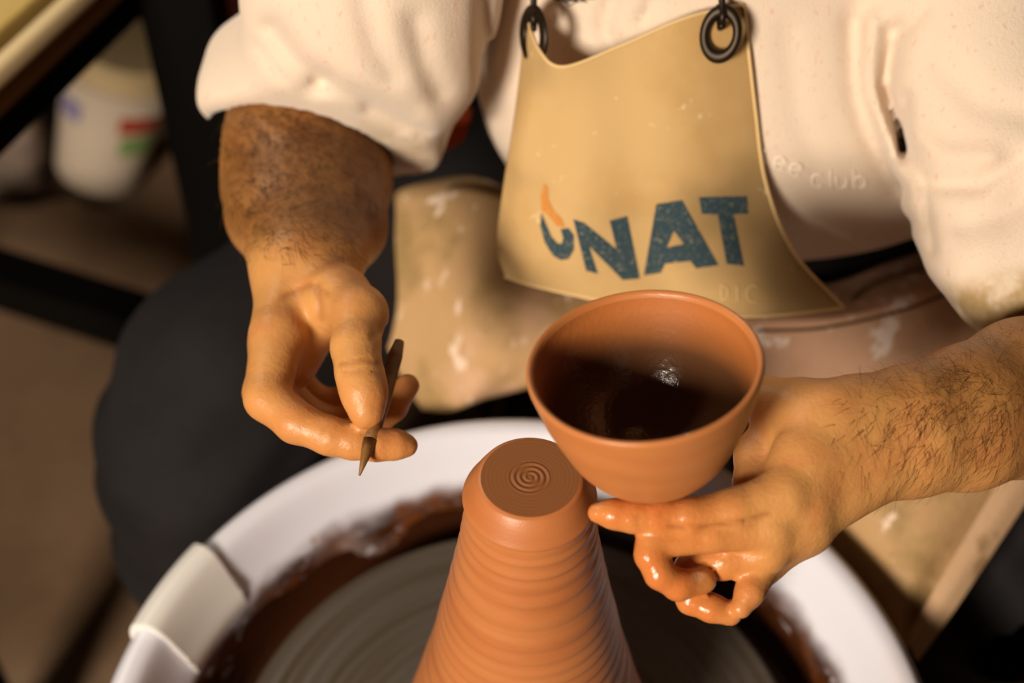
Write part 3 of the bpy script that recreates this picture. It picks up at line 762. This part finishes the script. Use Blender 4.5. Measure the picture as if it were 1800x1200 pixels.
# ------------------------------------------------------------------ apron
apron = empty('apron', tuple(at(1150, 545, .905)), 'tan canvas apron with blue block lettering, brass eyelets and clay-smeared lap', 'apron')
rows = [[(925, 22, .872), (945, 84, .852), (988, 117, .838), (1090, 80, .832), (1205, 33, .828), (1306, 9, .834)],
        [(906, 190, .886), (936, 200, .868), (990, 210, .856), (1100, 205, .850), (1220, 195, .850), (1328, 190, .860)],
        [(884, 330, .906), (920, 340, .886), (985, 348, .874), (1110, 345, .868), (1235, 340, .87), (1348, 325, .882)],
        [(873, 430, .926), (915, 440, .906), (985, 448, .893), (1120, 455, .887), (1260, 450, .888), (1394, 445, .899)],
        [(888, 486, .940), (930, 500, .923), (1000, 516, .909), (1140, 543, .901), (1320, 556, .900), (1482, 541, .913)]]
def wob(G):
    a, b = G.shape[:2]; v = np.linspace(0, 1, a)[:, None]; u = np.linspace(0, 1, b)[None]
    n = -FW
    amp = .0045*np.sin(u*9+v*3)*np.sin(v*4+.6)+.0035*np.exp(-((u-.50+.05*v)/.07)**2)*np.sin(v*math.pi)-.004*np.exp(-((u-.62)/.06)**2)*v
    return G+amp[..., None]*n
bib, GB = sheet('bib', rows, m_canvas, apron, .0014, 12, 14, wob)
def flat_bvh(o):
    me = o.data; return BVHTree.FromPolygons([v.co.copy() for v in me.vertices], [tuple(p.vertices) for p in me.polygons])
bvh_bib = flat_bvh(bib)
cp = lambda *p: [(840+.4667*x, .4667*y) for x, y in p]
decal('printed_letter', cp((832, 742), (1012, 738), (1018, 804), (962, 806), (1002, 1001), (936, 993), (903, 808), (843, 804)), bvh_bib, m_ink, bib)
decal('printed_letter', cp((672, 768), (768, 752), (906, 998), (822, 1010), (800, 982), (705, 992), (690, 1026), (625, 1036)), bvh_bib, m_ink, bib, hole=cp((738, 868), (776, 918), (712, 930)))
decal('printed_letter', cp((360, 825), (408, 1018), (452, 1030), (418, 925), (545, 1053), (610, 1048), (562, 812), (496, 830), (522, 938), (400, 838)), bvh_bib, m_ink, bib)
decal('printed_letter', cp((240, 800), (236, 850), (252, 910), (282, 960), (312, 978), (342, 974), (362, 940), (362, 885), (342, 858), (312, 862), (322, 895), (316, 918), (300, 915), (278, 890), (256, 840)), bvh_bib, m_ink, bib)
decal('flame_mark', cp((250, 690), (238, 735), (240, 790), (268, 812), (298, 850), (330, 856), (316, 822), (288, 795), (266, 750), (264, 705)), bvh_bib, m_inko, bib)
threads('stitched_letters', [[(1268, 500), (1270, 528)], arc(1266, 514, 14, 14, -80, 80), [(1296, 500), (1297, 530)], arc(1325, 516, 12, 15, -60, -300)], bvh_bib, m_edge, bib, .0006, .0003)
def edge_tube(name, pts, r, m, parent):
    bm = bmesh.new(); tube(bm, pts, r, 8); return bmobj(name, bm, m, parent)
edge_tube('edge_binding', [Vector(p) for p in GB[:, -1]], .0012, m_edge, bib)
edge_tube('edge_binding', [Vector(p) for p in GB[0]], .0011, m_edge, bib)
edge_tube('edge_binding', [Vector(p) for p in GB[-1]], .0011, m_edge, bib)
def eyelet(c, nrm, r, parent, squash=1):
    c = Vector(c); n = Vector(nrm).normalized(); q = n.to_track_quat('Z', 'Y').to_matrix()
    pf = [(r*.55+r*.45*(.5+.5*math.cos(t)), .0022*math.sin(t)) for t in np.linspace(0, 2*math.pi, 17)]
    V, Fc = lathe(pf, 40); V[:, 0] *= squash
    V = (np.array(q)@V.T).T+np.array(c)
    return obj('eyelet', V, Fc, m_brass, parent)
e1 = at(1267, 60, .8265); e2 = at(938, 62, .858)
eyelet(e1, (-.25, -.86, .42), .0172, apron, .72); eyelet(e2, (-.90, -.36, .2), .0185, apron)
for e, dx, top in ((e1, -.002, at(1266, -70, .80)), (e2, .0, at(940, -70, .82))):
    e = Vector(e); t = Vector(top); back = Vector(FW)*.004
    bm = bmesh.new(); tube(bm, [e-back*1.5+Vector(UP)*.004, e-back*2+Vector(UP)*.010, e-back+Vector(UP)*.020, t], .0021, 10)
    tube(bm, [e-back*1.5+Vector(UP)*.004, e+back*.5+Vector(UP)*.004, e+back+Vector(UP)*.012, e+back+Vector(UP)*.018], .0021, 10); bmobj('hook', bm, m_brass, apron)
    sh = Vector((t.x+.0, .36, 1.17)); bm = bmesh.new(); tube(bm, [t, t*.6+sh*.4+Vector((0, -.03, 0)), sh], .006, 8); bmobj('strap', bm, m_canvas, apron)
# lap of the apron: cloth over the near thigh, roll of cloth at the waist, flap over the other thigh
def wr(amp, fu, fv, ph=0):
    def f(G):
        a, b = G.shape[:2]; v = np.linspace(0, 1, a)[:, None]; u = np.linspace(0, 1, b)[None]
        return G-(amp*np.sin(u*fu+v*fv+ph+1.5*np.sin(v*5+u*3)))[..., None]*FW
    return f
lapA, GA = sheet('lap_panel', [
    [(690, 318, 1.18), (760, 312, 1.17), (850, 308, 1.16), (960, 322, 1.13), (1080, 340, 1.10)],
    [(672, 352, 1.155), (748, 340, 1.13), (850, 338, 1.10), (970, 365, 1.08), (1090, 385, 1.06)],
    [(655, 430, 1.145), (735, 430, 1.115), (850, 430, 1.085), (985, 450, 1.07), (1090, 460, 1.05)],
    [(668, 560, 1.14), (755, 560, 1.11), (870, 560, 1.08), (1000, 550, 1.06), (1100, 550, 1.04)],
    [(695, 640, 1.14), (775, 652, 1.115), (880, 640, 1.085), (1020, 620, 1.065), (1110, 620, 1.05)],
    [(738, 712, 1.14), (790, 716, 1.125), (870, 690, 1.105), (1020, 655, 1.08), (1110, 650, 1.07)],
    [(742, 720, 1.16), (795, 722, 1.15), (872, 697, 1.13), (1020, 662, 1.11), (1110, 655, 1.10)]], m_lap, apron, .002, 8, 8, wr(.006, 14, 5))
band_rows = [[(1290, 500, 1.03), (1440, 500, 1.05), (1560, 460, 1.06), (1680, 420, 1.07), (1830, 370, 1.08)],
             [(1300, 552, .985), (1470, 548, .99), (1580, 515, 1.0), (1665, 474, 1.01), (1830, 405, 1.03)],
             [(1310, 582, .978), (1440, 576, .98), (1560, 552, .985), (1695, 500, .995), (1830, 430, 1.01)],
             [(1315, 632, .982), (1450, 627, .984), (1575, 602, .988), (1710, 548, .995), (1830, 480, 1.01)],
             [(1318, 676, .992), (1440, 674, .994), (1560, 652, .998), (1690, 598, 1.003), (1830, 520, 1.015)],
             [(1318, 690, 1.008), (1440, 687, 1.010), (1565, 664, 1.012), (1700, 606, 1.016), (1830, 530, 1.03)],
             [(1318, 688, 1.05), (1440, 686, 1.05), (1565, 662, 1.05), (1700, 606, 1.05), (1830, 530, 1.06)]]
lapB, GBd = sheet('waist_roll', band_rows, m_lapr, apron, .002, 10, 8)
bvh_b = flat_bvh(lapB)
threads('seam', [[(1330, 581), (1440, 577), (1560, 553), (1640, 526), (1720, 490)]], bvh_b, m_seam, lapB, .0011, .0002)
threads('seam', [[(1492, 532), (1530, 508), (1575, 490), (1640, 474)]], bvh_b, m_seam, lapB, .0022, .0006)
sheet('hem_strip', [[(1400, 688, 1.012), (1500, 682, 1.012), (1600, 655, 1.014), (1690, 614, 1.018), (1790, 560, 1.03)], [(1400, 700, 1.008), (1500, 696, 1.008), (1600, 672, 1.010), (1700, 626, 1.014), (1800, 572, 1.026)], [(1400, 704, 1.03), (1500, 700, 1.03), (1600, 678, 1.03), (1705, 632, 1.03), (1805, 578, 1.04)]], m_lapr, apron, .0015, 8, 6)
lapC, GC = sheet('leg_flap', [
    [(1320, 640, 1.06), (1480, 640, 1.04), (1640, 620, 1.03), (1900, 540, 1.03)],
    [(1370, 770, 1.06), (1490, 780, 1.03), (1640, 760, 1.02), (1880, 690, 1.03)],
    [(1410, 870, 1.06), (1510, 870, 1.02), (1650, 840, 1.01), (1850, 780, 1.03)],
    [(1450, 960, 1.06), (1545, 960, 1.015), (1655, 930, 1.005), (1790, 865, 1.025)],
    [(1525, 1075, 1.06), (1565, 1075, 1.02), (1625, 1060, 1.01), (1700, 1000, 1.02)],
    [(1585, 1130, 1.06), (1592, 1140, 1.03), (1602, 1135, 1.02), (1625, 1115, 1.025)]], m_lap, apron, .002, 9, 9, wr(.003, 9, 7))
sheet('hem_strip', [[(1850, 690, 1.02), (1880, 705, 1.018), (1910, 720, 1.022)], [(1800, 775, 1.012), (1828, 795, 1.010), (1855, 815, 1.014)], [(1752, 852, 1.005), (1778, 872, 1.003), (1802, 888, 1.009)], [(1690, 955, 1.002), (1715, 970, 1.0), (1738, 984, 1.006)], [(1640, 1040, 1.002), (1660, 1055, 1.0), (1682, 1068, 1.006)], [(1596, 1120, 1.010), (1602, 1138, 1.008), (1613, 1162, 1.012)]], m_hem, apron, .003, 8, 10)

# ------------------------------------------------------------------ tool in the other hand
ta, tb, tc, te = at(702, 600, .800), at(672, 705, .779), at(650, 775, .757), at(632, 835, .745)
tool = empty('modelling_tool', tuple(te), 'slim wooden modelling tool pinched between thumb and index finger', 'tool')
bm = bmesh.new(); tube(bm, [ta, ta*.75+tb*.25, tb, tb*.4+tc*.6, tc], [.0028, .0042, .0046, .0044, .0040], 14); bmobj('handle', bm, m_wood, tool)
bm = bmesh.new(); tube(bm, [tc, tc*.6+te*.4, te], [.0040, .0027, .0006], 12); bmobj('tip', bm, m_wood, tool)

# ------------------------------------------------------------------ background at the left
def atz(px, py, z):
    dr_ = FW+RT*((px-900)/F)+UP*((600-py)/F); return CAM+dr_*((z-CAM[2])/dr_[2])
# table with a pale top
e0, e1_ = atz(0, 140, .75), atz(150, 0, .75); ed = (e1_-e0)/np.linalg.norm(e1_-e0); nrm = np.array([-ed[1], ed[0], 0])
tbl = empty('table', (float(e0[0]-.35), float(e0[1]+.2), 0), 'pale wooden work table with a rounded light edge at the top left', 'table')
ang = math.atan2(ed[1], ed[0]); Rz = Matrix.Rotation(ang, 3, 'Z')
ctr = e0+ed*.22+nrm*.32
bm = bmesh.new(); box(bm, Vector((ctr[0]+nrm[0]*.02, ctr[1]+nrm[1]*.02, .74)), (1.02, .60, .022), Rz, .004); bmobj('table_top', bm, m_table, tbl, False)
c2 = e0+ed*.22+nrm*.008
bm = bmesh.new(); box(bm, Vector((c2[0], c2[1], .749)), (1.04, .014, .018), Rz, .005); bmobj('edge_strip', bm, m_tabedge, tbl)
c3 = e0+ed*.22+nrm*.018
bm = bmesh.new(); box(bm, Vector((c3[0], c3[1], .7275)), (.98, .022, .026), Rz, .003); bmobj('rail', bm, m_tabside, tbl, False)
bm = bmesh.new(); box(bm, Vector((c3[0]+nrm[0]*.01, c3[1]+nrm[1]*.01, .697)), (.97, .03, .036), Rz, .003); bmobj('under_rail', bm, m_black, tbl, False)
for t in (-.22, .66):
    for s in (.06, .55):
        p = e0+ed*t+nrm*s; bm = bmesh.new(); box(bm, Vector((p[0], p[1], .365)), (.05, .05, .73), Rz, .004); bmobj('leg', bm, m_black, tbl, False)
# black steel rack: posts and rails
rk = empty('rack', tuple(atz(330, 470, 0)), 'black steel rack with an upright post and a low rail behind the leg', 'rack')
def bar(name, a, b, s, parent, m=m_black):
    a = Vector(a); b = Vector(b); d = b-a; bm = bmesh.new(); q = d.to_track_quat('Z', 'Y').to_matrix()
    box(bm, (a+b)/2, (s, s, d.length), q, s*.08); return bmobj(name, bm, m, parent, False)
g0 = np.array([-.305, .69, 0])
bar('post', g0, g0+np.array([0, 0, 1.0]), .068, rk)
bar('post', g0+np.array([.34, .34, 0]), g0+np.array([.34, .34, 1.0]), .068, rk)
bar('top_rail', g0+np.array([.34, .34, .97]), g0+np.array([0, 0, .97]), .05, rk)
g1 = atz(-230, 416, .20); g2 = atz(300, 585, .20)
bar('low_rail', g1, g2, .055, rk); bar('low_rail', g2, g0+np.array([0, 0, .20]), .05, rk); bar('foot', np.array([g1[0], g1[1], 0]), g1, .05, rk)
# white tub with lid, leaning over a little
tubp = atz(178, 322, 0); TZ = Matrix.Rotation(math.radians(20), 3, 'Y') @ Matrix.Rotation(math.radians(-6), 3, 'X')
tb_ = empty('paint_tub', tuple(tubp), 'white plastic tub with cream lid and coloured label on the floor', 'tub')
def tl(name, prof, m, n=48, a0=0, a1=2*math.pi):
    V, Fc = lathe(prof, n, a0, a1); V = (np.array(TZ)@V.T).T+np.array(tubp)+np.array([0, 0, .022]); o = obj(name, V, Fc, m, tb_); autosmooth(o, 40); return o
tl('body', [(0, 0), (.060, 0), (.064, .006), (.076, .17), (.078, .185)], m_tub)
tl('rim', [(.077, .160), (.085, .160), (.086, .190), (.079, .192)], m_tub)
tl('lid', [(.079, .192), (.080, .198), (.080, .222), (.074, .229), (.0, .229)], m_lid)
tl('label_patch', [(.0752, .125), (.0772, .155)], m_red, 12, math.radians(-75), math.radians(-28))
tl('label_patch', [(.0725, .085), (.0750, .118)], m_green, 12, math.radians(-70), math.radians(-25))
tl('label_patch', [(.0748, .120), (.0772, .156)], m_viol, 12, math.radians(-150), math.radians(-118))
# crumpled grey plastic sheet on the floor
def fg(G):
    a, b = G.shape[:2]; N = rng.normal(0, 1, (a, b))
    for _ in range(3): N = (N+np.roll(N, 1, 0)+np.roll(N, -1, 0)+np.roll(N, 1, 1)+np.roll(N, -1, 1))/5
    G = G.copy(); G[..., 2] = np.maximum(G[..., 2]+N*.05, .004); return G
zs = lambda x, y, z: tuple(atz(x, y, z))
sh, _ = sheet('plastic_sheet', [[zs(-60, 190, .04), zs(60, 180, .10), zs(92, 190, .06)], [zs(-60, 240, .05), zs(50, 235, .12), zs(95, 240, .05)], [zs(-60, 300, .02), zs(50, 300, .06), zs(92, 300, .01)], [zs(-60, 345, .01), zs(40, 345, .02), zs(85, 330, .01)]], m_grey, None, .002, 7, 7, fg, world=True)
tag(sh, 'crumpled grey plastic sheet on the floor beside the white tub', 'plastic sheet')
# dark red crate behind the rack
cp_ = atz(330, 40, 0)
cr_ = empty('crate', tuple(cp_), 'dark red crate standing in shadow behind the black rack', 'crate')
for i, (dx, dy, sx, sy) in enumerate(((0, -.16, .62, .015), (0, .16, .62, .015), (-.31, 0, .015, .335), (.31, 0, .015, .335))):
    for z in (.05, .13, .21):
        bm = bmesh.new(); box(bm, Vector(cp_)+Vector((dx, dy, z)), (sx, sy, .065), None, .004); bmobj('slat', bm, m_crate, cr_, False)
bm = bmesh.new(); box(bm, Vector(cp_)+Vector((0, 0, .01)), (.62, .33, .02), None, .003); bmobj('bottom', bm, m_crate, cr_, False)
